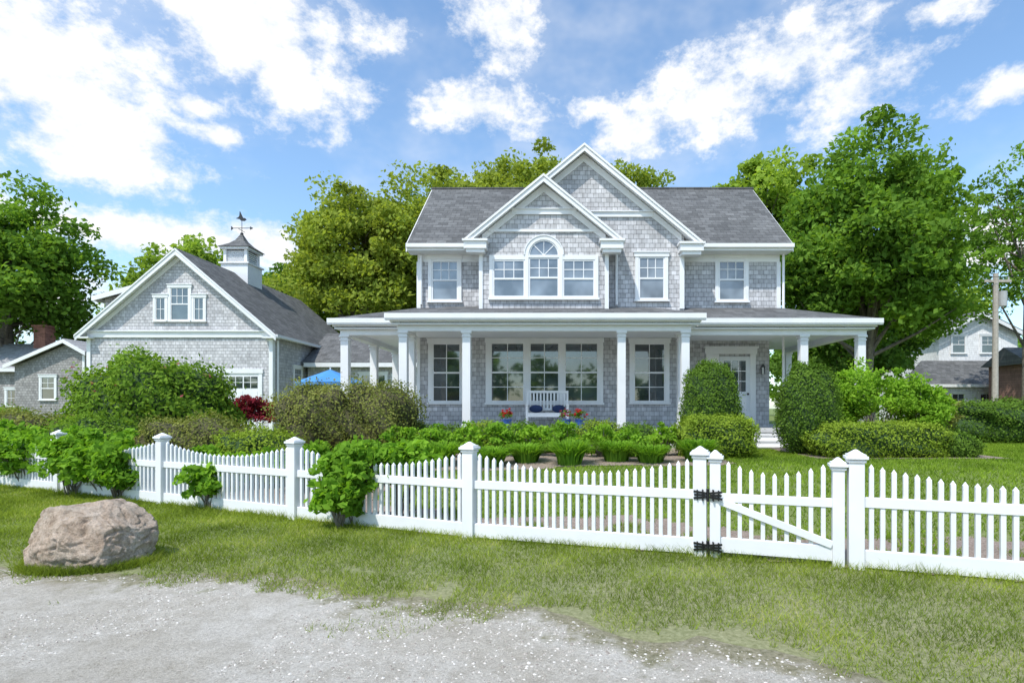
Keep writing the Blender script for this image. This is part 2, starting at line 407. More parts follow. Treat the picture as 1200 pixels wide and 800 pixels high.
# ------------------------------------------------------------------ grass
def blades(name,x,y,h,w,mat,seed,z0=0):
    r=np.random.default_rng(seed); n=len(x); yaw=r.random(n)*6.283; z=gz(x,y)+z0
    lean=r.normal(size=(n,2))*.65*h[:,None]
    dx=np.cos(yaw)*w*.5; dy=np.sin(yaw)*w*.5
    V=np.stack([np.c_[x-dx,y-dy,z],np.c_[x+dx,y+dy,z],np.c_[x+lean[:,0],y+lean[:,1],z+h]],1).reshape(-1,3)
    sh=np.repeat(np.clip(r.random(n)**1.1*.85+(vnoise(x,y,.35,9)-.5)*.55,0,1),3)
    return np_mesh(name,V,3,sh,mat)
N=620000
x=RNG.uniform(-12,7.5,N); y=RNG.uniform(0.8,10.8,N)
yr=yroad(x); yF=yf(x)
edge=(y-yr)
pn=vnoise(x,y,.55,21)*.45+vnoise(x,y,.17,22)*.3+vnoise(x,y,.06,23)*.25
tuft=vnoise(x,y,.10,31)*.35+vnoise(x,y,.3,34)*.25+np.exp(-(((x+1.15)/.45)**2+((y-3.65)/.22)**2))*.55+np.exp(-(((x+3.6)/.3)**2+((y-4.1)/.12)**2))*.35
thr=np.clip(.42+.55*edge,.0,.66)+.3*np.clip(edge-.55,0,1)
keep=((y<yF+.1)&(edge>-.22)&(pn<thr))|((edge<=0)&(edge>-1.2)&(tuft>.62)&(RNG.random(N)<.4))
keep&=RNG.random(N)<np.clip(9/(y+2),.35,1)
x,y=x[keep],y[keep]
h=(.018+.036*RNG.random(len(x)))*(.6+.9*vnoise(x,y,.4,12)); far=np.clip(y/5,.8,1.8)
nearf=np.abs(y-yf(x))<.2; h=np.where(nearf,h*1.8,h)
blades('verge_grass',x,y,h,.0065*far,L_GRASS,2,.002)

def in_mulch(x,y):
    a=(y>yf(x)-.05)&(y<yf(x)+1.25+.25*np.sin(x*1.7))
    b=(y>10.3+.12*np.sin(x*2))&(x<3.3)
    c=(x>5.4)&(x<9.4)&(y>11.4)&(y<14.8)
    d=(x<-2.6+.3*np.sin(y*2))
    return a|b|c|d
x=RNG.uniform(-3,20,280000); y=RNG.uniform(4,19,280000)
k=(y>yf(x)+.1)&~in_mulch(x,y)&(x>-3)&(x<y*.9+1); x,y=x[k],y[k]
blades('lawn_grass',x,y,.03+.035*RNG.random(len(x)),.010+.0008*y,L_LAWN,4,.0)
# sparse weeds in the mulch along the fence
x=RNG.uniform(-3,7,26000); y=yf(x)+RNG.uniform(0,1.4,26000); k=vnoise(x,y,.3,61)>.62; blades('grass_tuft_bed',x[k],y[k],.03+.05*RNG.random(k.sum()),np.full(k.sum(),.011),L_LAWN,15,.01)

MUL=NT('mulch'); a=MUL.noise(45,6,.8); b=MUL.noise(2,3)
c=MUL.ramp(a,[(.3,(.14,.10,.08)),(.5,(.32,.25,.20)),(.72,(.56,.48,.42))]); c=MUL.mix(.5,c,MUL.ramp(b,[(.3,(.8,.8,.8)),(.7,(1.15,1.1,1.1))]),'MULTIPLY'); MUL.base(c,.95); MUL.bump(a,.03,.9)
xs=np.arange(-14,16,.2); ys=np.arange(3,17,.2)
vs=[];fs=[];idx={}
def vid(i,j):
    if (i,j) not in idx:
        xx=xs[i]; yy=ys[j]; idx[(i,j)]=len(vs); vs.append((xx,yy,float(gz(xx,yy))+.012))
    return idx[(i,j)]
XX,YY=np.meshgrid(xs+.1,ys+.1,indexing='ij'); IM=in_mulch(XX,YY)&(YY>yf(XX)+.05)&(YY<16.5)
for i in range(len(xs)-1):
    for j in range(len(ys)-1):
        if IM[i,j]: fs.append((vid(i,j),vid(i+1,j),vid(i+1,j+1),vid(i,j+1)))
me=bpy.data.meshes.new('mulch_bed'); me.from_pydata(vs,[],fs); me.materials.append(MUL.m); link(bpy.data.objects.new('mulch_bed',me))

# ------------------------------------------------------------------ boulder
import bmesh
from mathutils import noise as mn
bm=bmesh.new(); bmesh.ops.create_icosphere(bm,subdivisions=6,radius=1)
FAC=[((-.45,-.8,.35),.84),((.35,-.85,.25),.88),((.7,.0,.72),.83),((-.9,-.1,.35),.90),((.05,-.35,.93),.80),((-.35,.1,.95),.82),((.92,-.35,.1),.9),((-.1,-.95,-.2),.86),((.5,-.5,.7),.90)]
for v in bm.verts:
    d=v.co.normalized(); p=3.0
    q=1/((abs(d.x)**p+abs(d.y)**p+abs(d.z)**p)**(1/p)); s=d*q
    s=s*(1+.13*mn.noise(d*1.3+Vector((3,1,5))))
    for nrm,off in FAC:
        nv=Vector(nrm).normalized(); e_=s.dot(nv)-off
        if e_>0: s-=nv*e_*.9
    cr_=abs(mn.noise(d*2.6+Vector((7,2,1))))
    s=s*(1+.06*mn.noise(d*3.1)+.03*mn.noise(d*8)+.016*mn.noise(d*20)+.008*mn.noise(d*45)-.05*max(0,.08-cr_)/.08)
    s.z=s.z*(1-.16*s.x)
    v.co=Vector((-4.36+s.x*.47,5.22+s.y*.40,.24+s.z*.37))
m=bpy.data.meshes.new('boulder'); bm.to_mesh(m); bm.free(); m.polygons.foreach_set('use_smooth',[True]*len(m.polygons))
t=NT('granite'); a=t.noise(4.5,6,.7); b=t.noise(60,5,.8); c0=t.noise(1.4,3); d0=t.noise(14,5,.75)
c=t.ramp(a,[(.28,(.30,.22,.155)),(.45,(.50,.40,.31)),(.6,(.62,.53,.44)),(.75,(.70,.65,.58))])
c=t.mix(.7,c,t.ramp(b,[(.35,(.55,.53,.5)),(.6,(1.2,1.2,1.2))]),'MULTIPLY'); c=t.mix(.6,c,t.ramp(c0,[(.35,(.84,.86,.82)),(.6,(1.12,1.05,1))]),'MULTIPLY')
c=t.mix(.6,c,t.ramp(d0,[(.36,(.5,.47,.43)),(.5,(1.05,1.05,1.05))]),'MULTIPLY')
t.base(c,.9); 
t.bump(t.math('ADD',t.math('MULTIPLY',d0,1.5),b),.03,.9)
m.materials.append(t.m); link(bpy.data.objects.new('boulder',m))
n=5000; th=RNG.random(n)*6.28; rr=1+.12*np.abs(RNG.normal(size=n)); x=-4.36+np.cos(th)*.46*rr; y=5.22+np.sin(th)*.38*rr
blades('grass_tuft',x,y,.04+.06*RNG.random(n),np.full(n,.008),L_GRASS,14)

# ------------------------------------------------------------------ picket fence
fence=empty('picket_fence')
FP=[(-14,11.85),(-11.25,10.75),(-8.6,9.6),(-5.98,8.42),(-3.42,7.25),(-0.97,6.2),(1.42,5.48),(2.72,5.04),(5.15,4.2),(7.6,3.4)]
def post(G,x,y,ang,w=.127,h=.99):
    ca,sa=math.cos(ang),math.sin(ang)
    def T(a,b,z): return (x+a*ca-b*sa,y+a*sa+b*ca,z)
    def bx(hw,z0,z1,hw1=None):
        hw1=hw if hw1 is None else hw1
        vs=[T(-hw,-hw,z0),T(hw,-hw,z0),T(hw,hw,z0),T(-hw,hw,z0),T(-hw1,-hw1,z1),T(hw1,-hw1,z1),T(hw1,hw1,z1),T(-hw1,hw1,z1)]
        G.add(vs,[(0,3,2,1),(4,5,6,7),(0,1,5,4),(1,2,6,5),(2,3,7,6),(3,0,4,7)])
    bx(w/2,-.05,h); bx(w/2+.012,h-.03,h-.008); bx(w/2+.028,h,h+.028); bx(w/2+.012,h+.028,h+.045); bx(w/2,h+.045,h+.085,.01)
def panel(Gr,Gp,p0,p1,dx0,dx1,npk,hend=.93,hmid=.76,shape='scoop',rail=(.555,.645),bot=(.015,.17)):
    p0=Vector((*p0,0));p1=Vector((*p1,0));d=(p1-p0);L=d.length;d.normalize(); n=Vector((-d.y,d.x,0)); ang=math.atan2(d.y,d.x)
    a=p0+d*dx0;b=p1-d*dx1; L=(b-a).length
    for z0,z1,th in ((rail[0],rail[1],.05),(bot[0],bot[1],.052)):
        vs=[]
        for e in (a,b):
            for s,z in ((-1,z0),(1,z0),(1,z1),(-1,z1)): vs.append(e+n*s*th/2+Vector((0,0,z)))
        Gr.add(vs,[(0,1,2,3),(7,6,5,4),(0,4,5,1),(1,5,6,2),(2,6,7,3),(3,7,4,0)])
    for i in range(npk):
        f=(i+.7)/(npk+.4); c=a+d*(L*f); u=2*f-1
        if shape=='scoop': h=hmid+(hend-hmid)*abs(u)**2.0
        elif shape=='gate': h=hmid+(hend-hmid)*abs(u)**1.8
        w=.019; vs=[]
        h+=random.uniform(-.003,.003)
        for z in (bot[1]-.01,h):
            for s,q in ((-w,-w*.85),(w,-w*.85),(w,w*.85),(-w,w*.85)): vs.append(c+d*s+n*q+Vector((0,0,z)))
        vs.append(c+Vector((0,0,h+.035)))
        Gp.add(vs,[(0,1,5,4),(1,2,6,5),(2,3,7,6),(3,0,4,7),(4,5,8),(5,6,8),(6,7,8),(7,4,8),(0,3,2,1)])
Gp=Geo();Gk=Geo();Gr=Geo()
for i,(x,y) in enumerate(FP):
    j=min(i,len(FP)-2); ang=math.atan2(FP[j+1][1]-FP[j][1],FP[j+1][0]-FP[j][0]); post(Gp,x,y,ang)
for i in range(len(FP)-1):
    if i==6: continue
    panel(Gr,Gk,FP[i],FP[i+1],.063,.063,27)
Gp.done('posts',VINYL,fence,bevel=.003); Gr.done('rails',VINYL,fence,bevel=.003); Gk.done('pickets',VINYL,fence)
gate=empty('picket_gate'); Gs=Geo();Gk=Geo();Gr=Geo()
h0=Vector((1.42,5.48,0));h1=Vector((2.72,5.04,0)); d=(h1-h0).normalized(); ang=math.atan2(d.y,d.x); nn=Vector((-d.y,d.x,0))
s0=h0+d*.145; s1=h1-d*.145
post(Gs,s0.x,s0.y,ang,.1,.955); post(Gs,s1.x,s1.y,ang,.1,.915)
panel(Gr,Gk,(s0.x,s0.y),(s1.x,s1.y),.05,.05,9,.93,.80,'gate',rail=(.54,.62),bot=(.05,.19))
Gr.beam(s0+d*.05+Vector((0,0,.545))-nn*.03,s1-d*.05+Vector((0,0,.2))-nn*.03,.02,.07)
Gs.done('stiles',VINYL,gate,bevel=.003);Gr.done('rails_and_brace',VINYL,gate,bevel=.003);Gk.done('pickets',VINYL,gate)
Gh=Geo()
for z in (.10,.605):
    c=h0+d*.078-nn*.070
    Z_=Vector((0,0,1))
    for s in (-1,1):
        for dz in (-.034,.034):
            Gh.beam(c+Z_*(z+dz*.5),c+d*(.135*s)+Z_*(z+dz),.009,.020)
        Gh.beam(c+d*(.05*s)+Z_*(z-.055),c+d*(.05*s)+Z_*(z+.055),.010,.04)
        Gh.beam(c+d*(.10*s)+Z_*(z-.05),c+d*(.10*s)+Z_*(z+.05),.010,.022)
        Gh.beam(c+d*(.02*s)+Z_*z,c+d*(.13*s)+Z_*z,.011,.018)
    Gh.tube(c+Z_*(z-.06),c+Z_*(z+.06),.015,.015,8)
Gh.done('strap_hinges',BLACK,gate)

# ------------------------------------------------------------------ buildings: windows etc
def win(G,x0,x1,z0,z1,y,cas=.1,cols=3,style='6/1',g=1,sill=True):
    G.box(x0,x0+cas,y-.05,y,z0+.0,z1-.12); G.box(x1-cas,x1,y-.05,y,z0,z1-.12)
    G.box(x0-.03,x1+.03,y-.065,y,z1-.12,z1); G.box(x0-.05,x1+.05,y-.09,y-.0,z1+.001,z1+.03)
    if sill: G.box(x0-.03,x1+.03,y-.09,y,z0-.05,z0-.001); 
    sash(G,x0+cas,x1-cas,z0+.0,z1-.12,y,cols,style,g)
def sash(G,a,b,c,d,y,cols=3,style='6/1',g=1):
    s=.045; mid=(c+d)/2
    G.box(a,b,y-.012,y-.002,c,d,g)
    G.box(a,a+s,y-.035,y-.013,c,d);G.box(b-s,b,y-.035,y-.013,c,d)
    G.box(a+s,b-s,y-.035,y-.013,c,c+s*1.3);G.box(a+s,b-s,y-.035,y-.013,d-s,d)
    if style!='fixed': G.box(a+s,b-s,y-.040,y-.013,mid-.025,mid+.025)
    A,B=a+s,b-s; mw=.011
    if style in('6/1','6/6'):
        C0,D0=mid+.026,d-s-.001
        for i in range(1,cols):
            xx=A+(B-A)*i/cols; G.box(xx-mw,xx+mw,y-.026,y-.013,C0,D0)
        zz=(C0+D0)/2; G.box(A,B,y-.024,y-.013,zz-mw,zz+mw)
    if style=='6/6':
        C0,D0=c+s*1.3+.001,mid-.026
        for i in range(1,cols):
            xx=A+(B-A)*i/cols; G.box(xx-mw,xx+mw,y-.026,y-.013,C0,D0)
        zz=(C0+D0)/2; G.box(A,B,y-.024,y-.013,zz-mw,zz+mw)
    if style=='fixed' and cols>1:
        for i in range(1,cols):
            xx=A+(B-A)*i/cols; G.box(xx-mw,xx+mw,y-.026,y-.013,c+s*1.3,d-s)
        zz=(c+d)/2; G.box(A,B,y-.024,y-.013,zz-mw,zz+mw)

def gable_roof(parent,tag,xc,ztop,slope,half,y0,y1,roofmat,th=.07,rake=.22,ret=True,wall_y=None,wall_half=None):
    G=Geo()
    for s in(-1,1):
        e=(xc+s*half,ztop-slope*half)
        G.prism([(xc,ztop),e,(e[0],e[1]-th),(xc,ztop-th)],y0,y1,'y',0)
        hi=half-.02
        G.prism([(xc,ztop-th-.002),(xc+s*hi,ztop-th-.002-slope*hi),(xc+s*hi,ztop-th-slope*hi-.10),(xc,ztop-th-.10)],y0+.03,y1-.05,'y',1)
        G.prism([(xc,ztop-.03),(xc+s*(half+.01),ztop-.03-slope*(half+.01)),(xc+s*(half+.01),ztop-rake-slope*(half+.01)),(xc,ztop-rake-.03)],y0-.035,y0-.002,'y',1)
        G.prism([(xc,ztop-.03),(xc+s*(half+.03),ztop-.03-slope*(half+.03)),(xc+s*(half+.03),ztop-.10-slope*(half+.03)),(xc,ztop-.10)],y0-.065,y0-.037,'y',1)
        if wall_y is not None:
            wh=wall_half
            G.prism([(xc,ztop-.20),(xc+s*wh,ztop-.20-slope*wh),(xc+s*wh,ztop-.40-slope*wh),(xc,ztop-.44)],wall_y-.035,wall_y-.001,'y',1)
    G.done(tag,[roofmat,WHITE],parent)

# ================= MAIN HOUSE
house=empty('shingle_house')
G=Geo()
G.prism([(17,.3),(17,6.53),(20,9.13),(23,6.53),(23,.3)],-4.24,3.75,'x')
G.prism([(17,3.7),(17,6.53),(20,9.13),(23,6.53),(23,3.7)],3.75,6.83,'x')
G.box(3.75,6.83,17.8,22.9,.3,3.7)
def gwall(G,xc,ztop,slope,half,y0,y1,zb):
    z=ztop-slope*half-.2
    G.prism([(xc-half,zb),(xc-half,z),(xc,ztop-.2),(xc+half,z),(xc+half,zb)],y0,y1,'y')
gwall(G,.82,9.20,.83,2.98,16.5,17.3,3.9)
gwall(G,-.36,8.10,.82,1.84,16.0,16.6,3.9)
G.done('walls',SIDING,house)
G=Geo()
top=9.35;sl=.868
for sy in(-1,1):
    h=3.45; yy=20+sy*h
    G.prism([(20,top),(yy,top-sl*h),(yy,top-sl*h-.07),(20,top-.07)],-4.46,7.05,'x',0)
    G.prism([(20,top-.072),(20+sy*(h-.02),top-.072-sl*(h-.02)),(20+sy*(h-.02),top-.16-sl*(h-.02)),(20,top-.16)],-4.42,7.01,'x',1)
for xx in(-4.46,7.05):
    s=1 if xx>0 else -1
    for sy in(-1,1):
        h=3.44; a,b=sorted((xx+s*.002,xx+s*.035))
        G.prism([(20,top-.03),(20+sy*h,top-.03-sl*h),(20+sy*h,top-.25-sl*h),(20,top-.25)],a,b,'x',1)
G.box(-4.5,7.09,19.94,20.06,top-.02,top+.035,0)
G.done('main_roof',[ROOF_X,WHITE],house)
G=Geo(); ze=top-sl*3.45
for a,b in((-4.46,-2.63),(4.30,7.05)):
    G.box(a,b,16.50,16.548,ze-.22,ze-.02); G.box(a,b,16.41,16.498,ze-.14,ze-.03); G.box(a,b,16.55,17.0,ze-.22,ze-.19)
for a,b in((-4.24,-2.2),(3.80,6.83)): G.box(a,b,16.96,16.999,ze-.44,ze-.221)
for x0 in(-4.27,6.74): G.box(x0,x0+.12,16.96,17.06,4.4,ze-.441)
G.box(3.75,3.80,16.46,16.54,4.4,6.1); G.box(3.66,3.749,16.46,16.499,4.4,6.1)
G.box(-2.23,-2.12,15.965,15.999,4.3,6.2); G.box(1.40,1.51,15.965,15.999,4.3,6.2)
G.box(-4.27,-4.17,16.96,17.0,.87,3.6)
def ret(G,x0,x1,y0,y1,z):
    G.box(x0,x1,y0,y1,z-.2,z); G.box(x0-.04,x1+.04,y0-.05,y1,z+.001,z+.06); G.box(x0+.06,x1-.06,y0+.05,y1,z-.3,z-.201)
ret(G,-2.62,-1.98,15.67,16.0,6.17); ret(G,1.26,1.90,15.67,16.0,6.17); ret(G,3.62,4.3,16.17,16.55,6.24)
G.box(1.86,1.95,15.75,16.5,6.15,6.27)
G.box(-.36-.93,-.36+.93,15.95,15.998,7.02,7.16); G.box(-.36-.96,-.36+.96,15.91,15.998,7.161,7.19)
G.box(.3,.82+2.05,16.45,16.498,7.12,7.26);G.box(.3,.82+2.05,16.41,16.498,7.261,7.29)
G.box(-1.96,1.24,15.955,15.998,6.52,6.60)
G.tube((1.78,16.42,6.1),(1.78,16.42,4.5),.04,.04,8); G.tube((6.93,16.93,6.2),(6.93,16.93,1.0),.04,.04,8); G.tube((-4.12,16.9,6.1),(-4.12,16.9,4.6),.04,.04,8)
G.done('white_trim',WHITE,house)
gable_roof(house,'large_gable_roof',.82,9.20,.83,3.46,16.2,19.85,ROOF_Y,wall_y=16.5,wall_half=2.9)
gable_roof(house,'small_gable_roof',-.36,8.10,.82,2.24,15.7,18.5,ROOF_Y,wall_y=16.0,wall_half=1.78)

G=Geo()
win(G,-3.92,-2.90,4.72,6.12,17,style='6/1',g=2); win(G,4.86,5.88,4.72,6.15,17,g=2); win(G,2.34,3.32,4.66,6.06,16.5,g=2)
y=16.0; G.box(-1.93,-1.83,y-.05,y,4.62,5.85);G.box(1.11,1.21,y-.05,y,4.62,5.85)
G.box(-1.96,1.24,y-.09,y,4.56,4.619)
for a,b in((-1.83,-.90),(.18,1.11)):
    sash(G,a,b,4.62,5.72,y,3,'6/1',2); G.box(a,b,y-.052,y,5.72,5.85)
for a in(-.90,.08): G.box(a,a+.10,y-.06,y,4.62,5.85)
sash(G,-.80,.08,4.62,5.78,y,3,'6/1',2)
cx,cz,R=-.36,5.85,.44; n=16
G.box(-.80,.08,y-.058,y-.001,5.781,5.849)
arc=[(cx+R*math.cos(math.pi*i/n),cz+R*math.sin(math.pi*i/n)) for i in range(n+1)]
G.prism(arc,y-.012,y-.002,'y',2)
for R0,R1,dd in((R,R+.11,.06),(R+.11,R+.14,.08),(R-.04,R,.035)):
    for i in range(n):
        a0,a1=math.pi*i/n,math.pi*(i+1)/n
        G.prism([(cx+R0*math.cos(a0),cz+R0*math.sin(a0)),(cx+R1*math.cos(a0),cz+R1*math.sin(a0)),(cx+R1*math.cos(a1),cz+R1*math.sin(a1)),(cx+R0*math.cos(a1),cz+R0*math.sin(a1))],y-dd,y-.001 if R0>=R else y-.013,'y',0)
for a in(45,90,135):
    aa=math.radians(a); G.beam((cx,y-.02,cz+.0),(cx+R*math.cos(aa),y-.02,cz+R*math.sin(aa)),.014,.022,0)
G.done('upper_windows',[WHITE,GLASS,GLASS_B],house)
G=Geo(); y=17
win(G,-3.92,-2.80,1.62,3.56,y,.12,2,'6/6'); win(G,2.24,3.46,1.62,3.56,y,.12,2,'6/6')
G.box(-2.16,-2.02,y-.05,y,1.62,3.46);G.box(1.29,1.43,y-.05,y,1.62,3.46);G.box(-2.19,1.46,y-.07,y,3.46,3.59);G.box(-2.19,1.46,y-.09,y,1.55,1.619)
for a,b in((-2.02,-.97),(-.83,.10),(.24,1.29)): sash(G,a,b,1.62,3.46,y,2,'6/6',1)
for a in(-.97,.10): G.box(a,a+.14,y-.05,y,1.62,3.46)
G.done('lower_windows',[WHITE,GLASS,GLASS_B],house)
G=Geo(); y=17.8
G.box(4.80,4.98,y-.06,y,.88,3.18);G.box(6.20,6.38,y-.06,y,.88,3.18);G.box(4.76,6.42,y-.08,y,3.181,3.36);G.box(4.72,6.46,y-.13,y,3.361,3.42)
G.box(4.98,5.22,y-.03,y,.88,3.18)
G.box(5.22,6.20,y-.045,y-.004,.88,3.10,2)
G.box(5.36,6.06,y-.052,y-.046,1.98,2.96,1)
for i in range(1,3): G.box(5.36+.7*i/3-.012,5.36+.7*i/3+.012,y-.06,y-.0525,1.98,2.96)
for i in range(1,3): G.box(5.36,6.06,y-.058,y-.0525,1.98+.98*i/3-.012,1.98+.98*i/3+.012)
for a,b in((5.34,5.66),(5.76,6.08)): G.box(a,b,y-.056,y-.046,1.1,1.8)
G.sphere((6.12,y-.09,1.9),.035,3); 
G.box(6.56,6.64,y-.05,y,2.55,2.75,3); G.prism([(6.53,2.75),(6.67,2.75),(6.60,2.86)],y-.13,y-.02,'y',3); G.box(6.55,6.65,y-.13,y-.051,2.53,2.745,1)
G.done('front_door',[WHITE,GLASS,m_plain('door_paint',(.72,.74,.76),.4,.05),BLACK],house)
G=Geo(); W,Rf,C,D,SK=0,1,2,3,4
zE=3.88
G.add([(-6.09,15,zE),(8.72,15,zE),(6.83,17,4.52),(-4.24,17,4.52)],[(0,1,2,3)],Rf)
G.add([(-6.09,20.5,zE),(-6.09,15,zE),(-4.24,17,4.52),(-4.24,20.5,4.52)],[(0,1,2,3)],Rf)
G.add([(8.72,15,zE),(8.72,20.5,zE),(6.83,20.5,4.52),(6.83,17,4.52)],[(0,1,2,3)],Rf)
G.add([(-4.3,14.2,zE),(3.74,14.2,zE),(2.7,17.0,4.56),(-3.3,17.0,4.56)],[(0,1,2,3)],Rf)
G.add([(3.74,14.2,zE),(3.74,15.0,zE+.012),(2.7,17.0,4.56)],[(0,1,2)],Rf); G.add([(-4.3,14.2,zE),(-4.3,15,zE+.012),(-3.3,17,4.56)],[(0,1,2)],Rf)
def fas(x0,x1,y0,y1): G.box(x0,x1,y0,y1,3.66,zE-.006,W)
fas(-4.28,3.72,14.22,14.26);fas(-4.28,-4.24,14.26,15.02);fas(3.68,3.72,14.26,15.02);fas(-6.07,-4.281,15.02,15.06);fas(3.721,8.70,15.02,15.06);fas(-6.07,-6.03,15.06,20.5);fas(8.66,8.70,15.06,20.5)
def gut(x0,x1,y0,y1): G.box(x0,x1,y0,y1,3.74,zE-.012,W); G.box(x0,x1,y0+.02,y1-.0,3.70,3.739,W)
gut(-4.38,3.82,14.10,14.215);gut(-6.17,-4.39,14.9,15.015);gut(3.83,8.80,14.9,15.015)
G.box(-4.24,3.68,14.26,16.98,3.60,3.64,C); G.box(-6.03,-4.241,15.06,20.4,3.60,3.64,C);G.box(3.681,8.66,15.06,17.79,3.60,3.64,C);G.box(6.84,8.66,17.791,20.4,3.60,3.64,C)
def bm_(x0,x1,y0,y1): G.box(x0,x1,y0,y1,3.45,3.599,W)
bm_(-4.12,3.50,14.40,14.62); bm_(-5.92,-4.121,15.19,15.41);bm_(3.501,8.50,15.19,15.41);bm_(-5.92,-5.70,15.411,20.3);bm_(8.28,8.50,15.411,20.3);bm_(-4.12,-3.90,14.621,15.41);bm_(3.28,3.50,14.621,15.41)
G.box(-4.2,3.6,14.3,16.99,.80,.87,D);G.box(-6.0,-4.201,15.1,20.3,.80,.87,D);G.box(3.601,8.6,15.1,17.79,.80,.87,D);G.box(6.85,8.6,17.791,20.3,.80,.87,D)
G.box(-4.15,3.55,14.36,14.40,.3,.799,W);G.box(-5.95,-4.16,15.16,15.20,.3,.799,W);G.box(3.56,8.55,15.16,15.2,.3,.799,W)
G.box(8.5,8.55,15.21,20,.3,.799,W);G.box(-5.95,-5.9,15.21,20,.3,.799,W)
G.done('porch_structure',[WHITE,ROOF_X,CEIL,DECK],house)
G=Geo()
def column(x,y,r=.105):
    G.box(x-r*1.35,x+r*1.35,y-r*1.35,y+r*1.35,.871,.98); G.box(x-r*1.15,x+r*1.15,y-r*1.15,y+r*1.15,.981,1.04)
    G.box(x-r,x+r,y-r,y+r,1.041,3.30)
    G.box(x-r*1.15,x+r*1.15,y-r*1.15,y+r*1.15,3.301,3.34); G.box(x-r,x+r,y-r,y+r,3.341,3.39); G.box(x-r*1.3,x+r*1.3,y-r*1.3,y+r*1.3,3.391,3.449)
for x in(-3.99,-2.34,1.70,3.36): column(x,14.51)
for x in(-5.81,8.38,6.80,-4.0,3.45): column(x,15.30)
for x in(-5.81,8.38): column(x,20.1); 
column(-5.81,17.7)
G.done('porch_columns',WHITE,house,bevel=.006)
G=Geo()
for i in range(3): G.box(4.9,6.4,14.05+.3*i,15.099,.35,.45+.14*i)
for i in range(3): G.box(4.86,6.44,14.02+.3*i,14.36+.3*i,.451+.14*i,.475+.14*i)
G.done('front_steps',WHITE,house)

bench=empty('porch_bench'); G=Geo(); bx,by,fz=-.26,16.0,.87
for s in(-1,1):
    G.box(bx+s*.58-.03,bx+s*.58+.03,by-.28,by-.22,fz,fz+.66); G.box(bx+s*.58-.03,bx+s*.58+.03,by+.2,by+.26,fz,fz+1.02)
    G.box(bx+s*.58-.045,bx+s*.58+.045,by-.33,by+.2,fz+.661,fz+.69); G.box(bx+s*.58-.02,bx+s*.58+.02,by-.219,by+.199,fz+.12,fz+.17)
for i in range(5): G.box(bx-.55,bx+.55,by-.28+.1*i,by-.20+.1*i,fz+.42,fz+.445)
G.box(bx-.55,bx+.55,by-.28,by-.255,fz+.33,fz+.419)
G.box(bx-.61,bx+.61,by+.195,by+.265,fz+1.021,fz+1.09); G.box(bx-.549,bx+.549,by+.21,by+.25,fz+.52,fz+.58)
for i in range(11): 
    xx=bx-.5+.1*i; G.box(xx-.025,xx+.025,by+.22,by+.24,fz+.581,fz+1.02)
G.done('frame_and_slats',WHITE,bench)
G=Geo()
for s in(-1,1):
    G.sphere((bx+s*.33,by+.08,fz+.56),(.20,.08,.115))
G.done('pillows',NAVY,bench,smooth=True)
for x0,pm,pn_ in((-1.32,L_REDF,1),(.62,L_REDF,2),(.25,L_PINK,3)):
    fp=empty('flower_pot'); G=Geo(); G.tube((x0,14.75,.87),(x0,14.75,1.13),.09,.13,12); G.tube((x0,14.75,1.131),(x0,14.75,1.16),.14,.14,12)
    G.done('pot',m_plain('glazed_pot',(.04,.10,.3),.3),fp)
    P,sh,C,_=crown_points((x0,14.75,1.27),(.16,.16,.12),16,.05,24,pn_); np_mesh('leaves',leaf_quads(P,.045,1),4,np.repeat(sh,4),L_BOX,fp)
    P,sh,C,_=crown_points((x0,14.73,1.31),(.17,.17,.13),18,.03,18,pn_+7); np_mesh('blossoms',leaf_quads(P,.04,2),4,np.repeat(sh,4),pm,fp)

# ================= GARAGE
gar=empty('garage_with_cupola')
G=Geo(); xc,zt,sl2=-16.27,8.30,.86; x0,x1=-20.27,-12.27
G.prism([(x0,.3),(x0,zt-.2-sl2*4),(xc,zt-.2),(x1,zt-.2-sl2*4),(x1,.3)],24,35,'y')
G.prism([(x0+.02,4.6),(x0+.02,6.36),(-17.2,7.15),(-17.2,5.5)],24.9,32,'y')
G.done('walls',SIDING,gar)
gable_roof(gar,'roof',xc,zt,sl2,4.28,23.7,35.3,ROOF_Y,rake=.28,wall_y=24,wall_half=3.95)
G=Geo()
G.prism([(x0-.3,6.38),(-16.9,7.38),(-16.9,7.46),(x0-.3,6.46)],24.65,32.2,'y',1)
G.prism([(x0-.32,6.20),(-16.95,7.18),(-16.95,7.40),(x0-.32,6.42)],24.58,24.645,'y',0)
G.box(x0-.36,x0-.301,24.6,32.2,6.22,6.44,0)
zE=zt-sl2*4.28
G.box(x0+.0,x1-.0,23.93,23.998,zE-.12,zE+.12); G.box(x0-.1,x1+.1,23.86,23.998,zE+.121,zE+.18)
G.box(x0-.32,x0+.3,23.66,23.998,zE-.18,zE-.121+.0); G.box(x1-.3,x1+.32,23.66,23.998,zE-.18,zE-.121)
G.box(x0-.02,x0+.14,23.95,23.999,.3,zE-.181);G.box(x1-.14,x1+.02,23.95,23.999,.3,zE-.181);G.box(x1,x1+.03,23.97,24.14,.3,zE-.181)
G.box(x1+.2,x1+.36,23.7,35.2,zE-.14,zE-.02)
G.tube((x1+.1,24.25,zE-.2),(x1+.1,24.25,.5),.045,.045,8); G.tube((x1+.1,30.2,zE-.2),(x1+.1,30.2,.5),.045,.045,8)
G.done('white_trim',[WHITE,ROOF_Y],gar)
G=Geo(); y=24
win(G,-16.78,-15.78,5.22,6.78,y,.1,3,'6/1'); win(G,-17.42,-16.80,5.22,6.35,y,.09,2,'fixed',sill=True); win(G,-15.76,-15.14,5.22,6.35,y,.09,2,'fixed')
G.done('gable_windows',[WHITE,GLASS,GLASS_B],gar)
G=Geo()
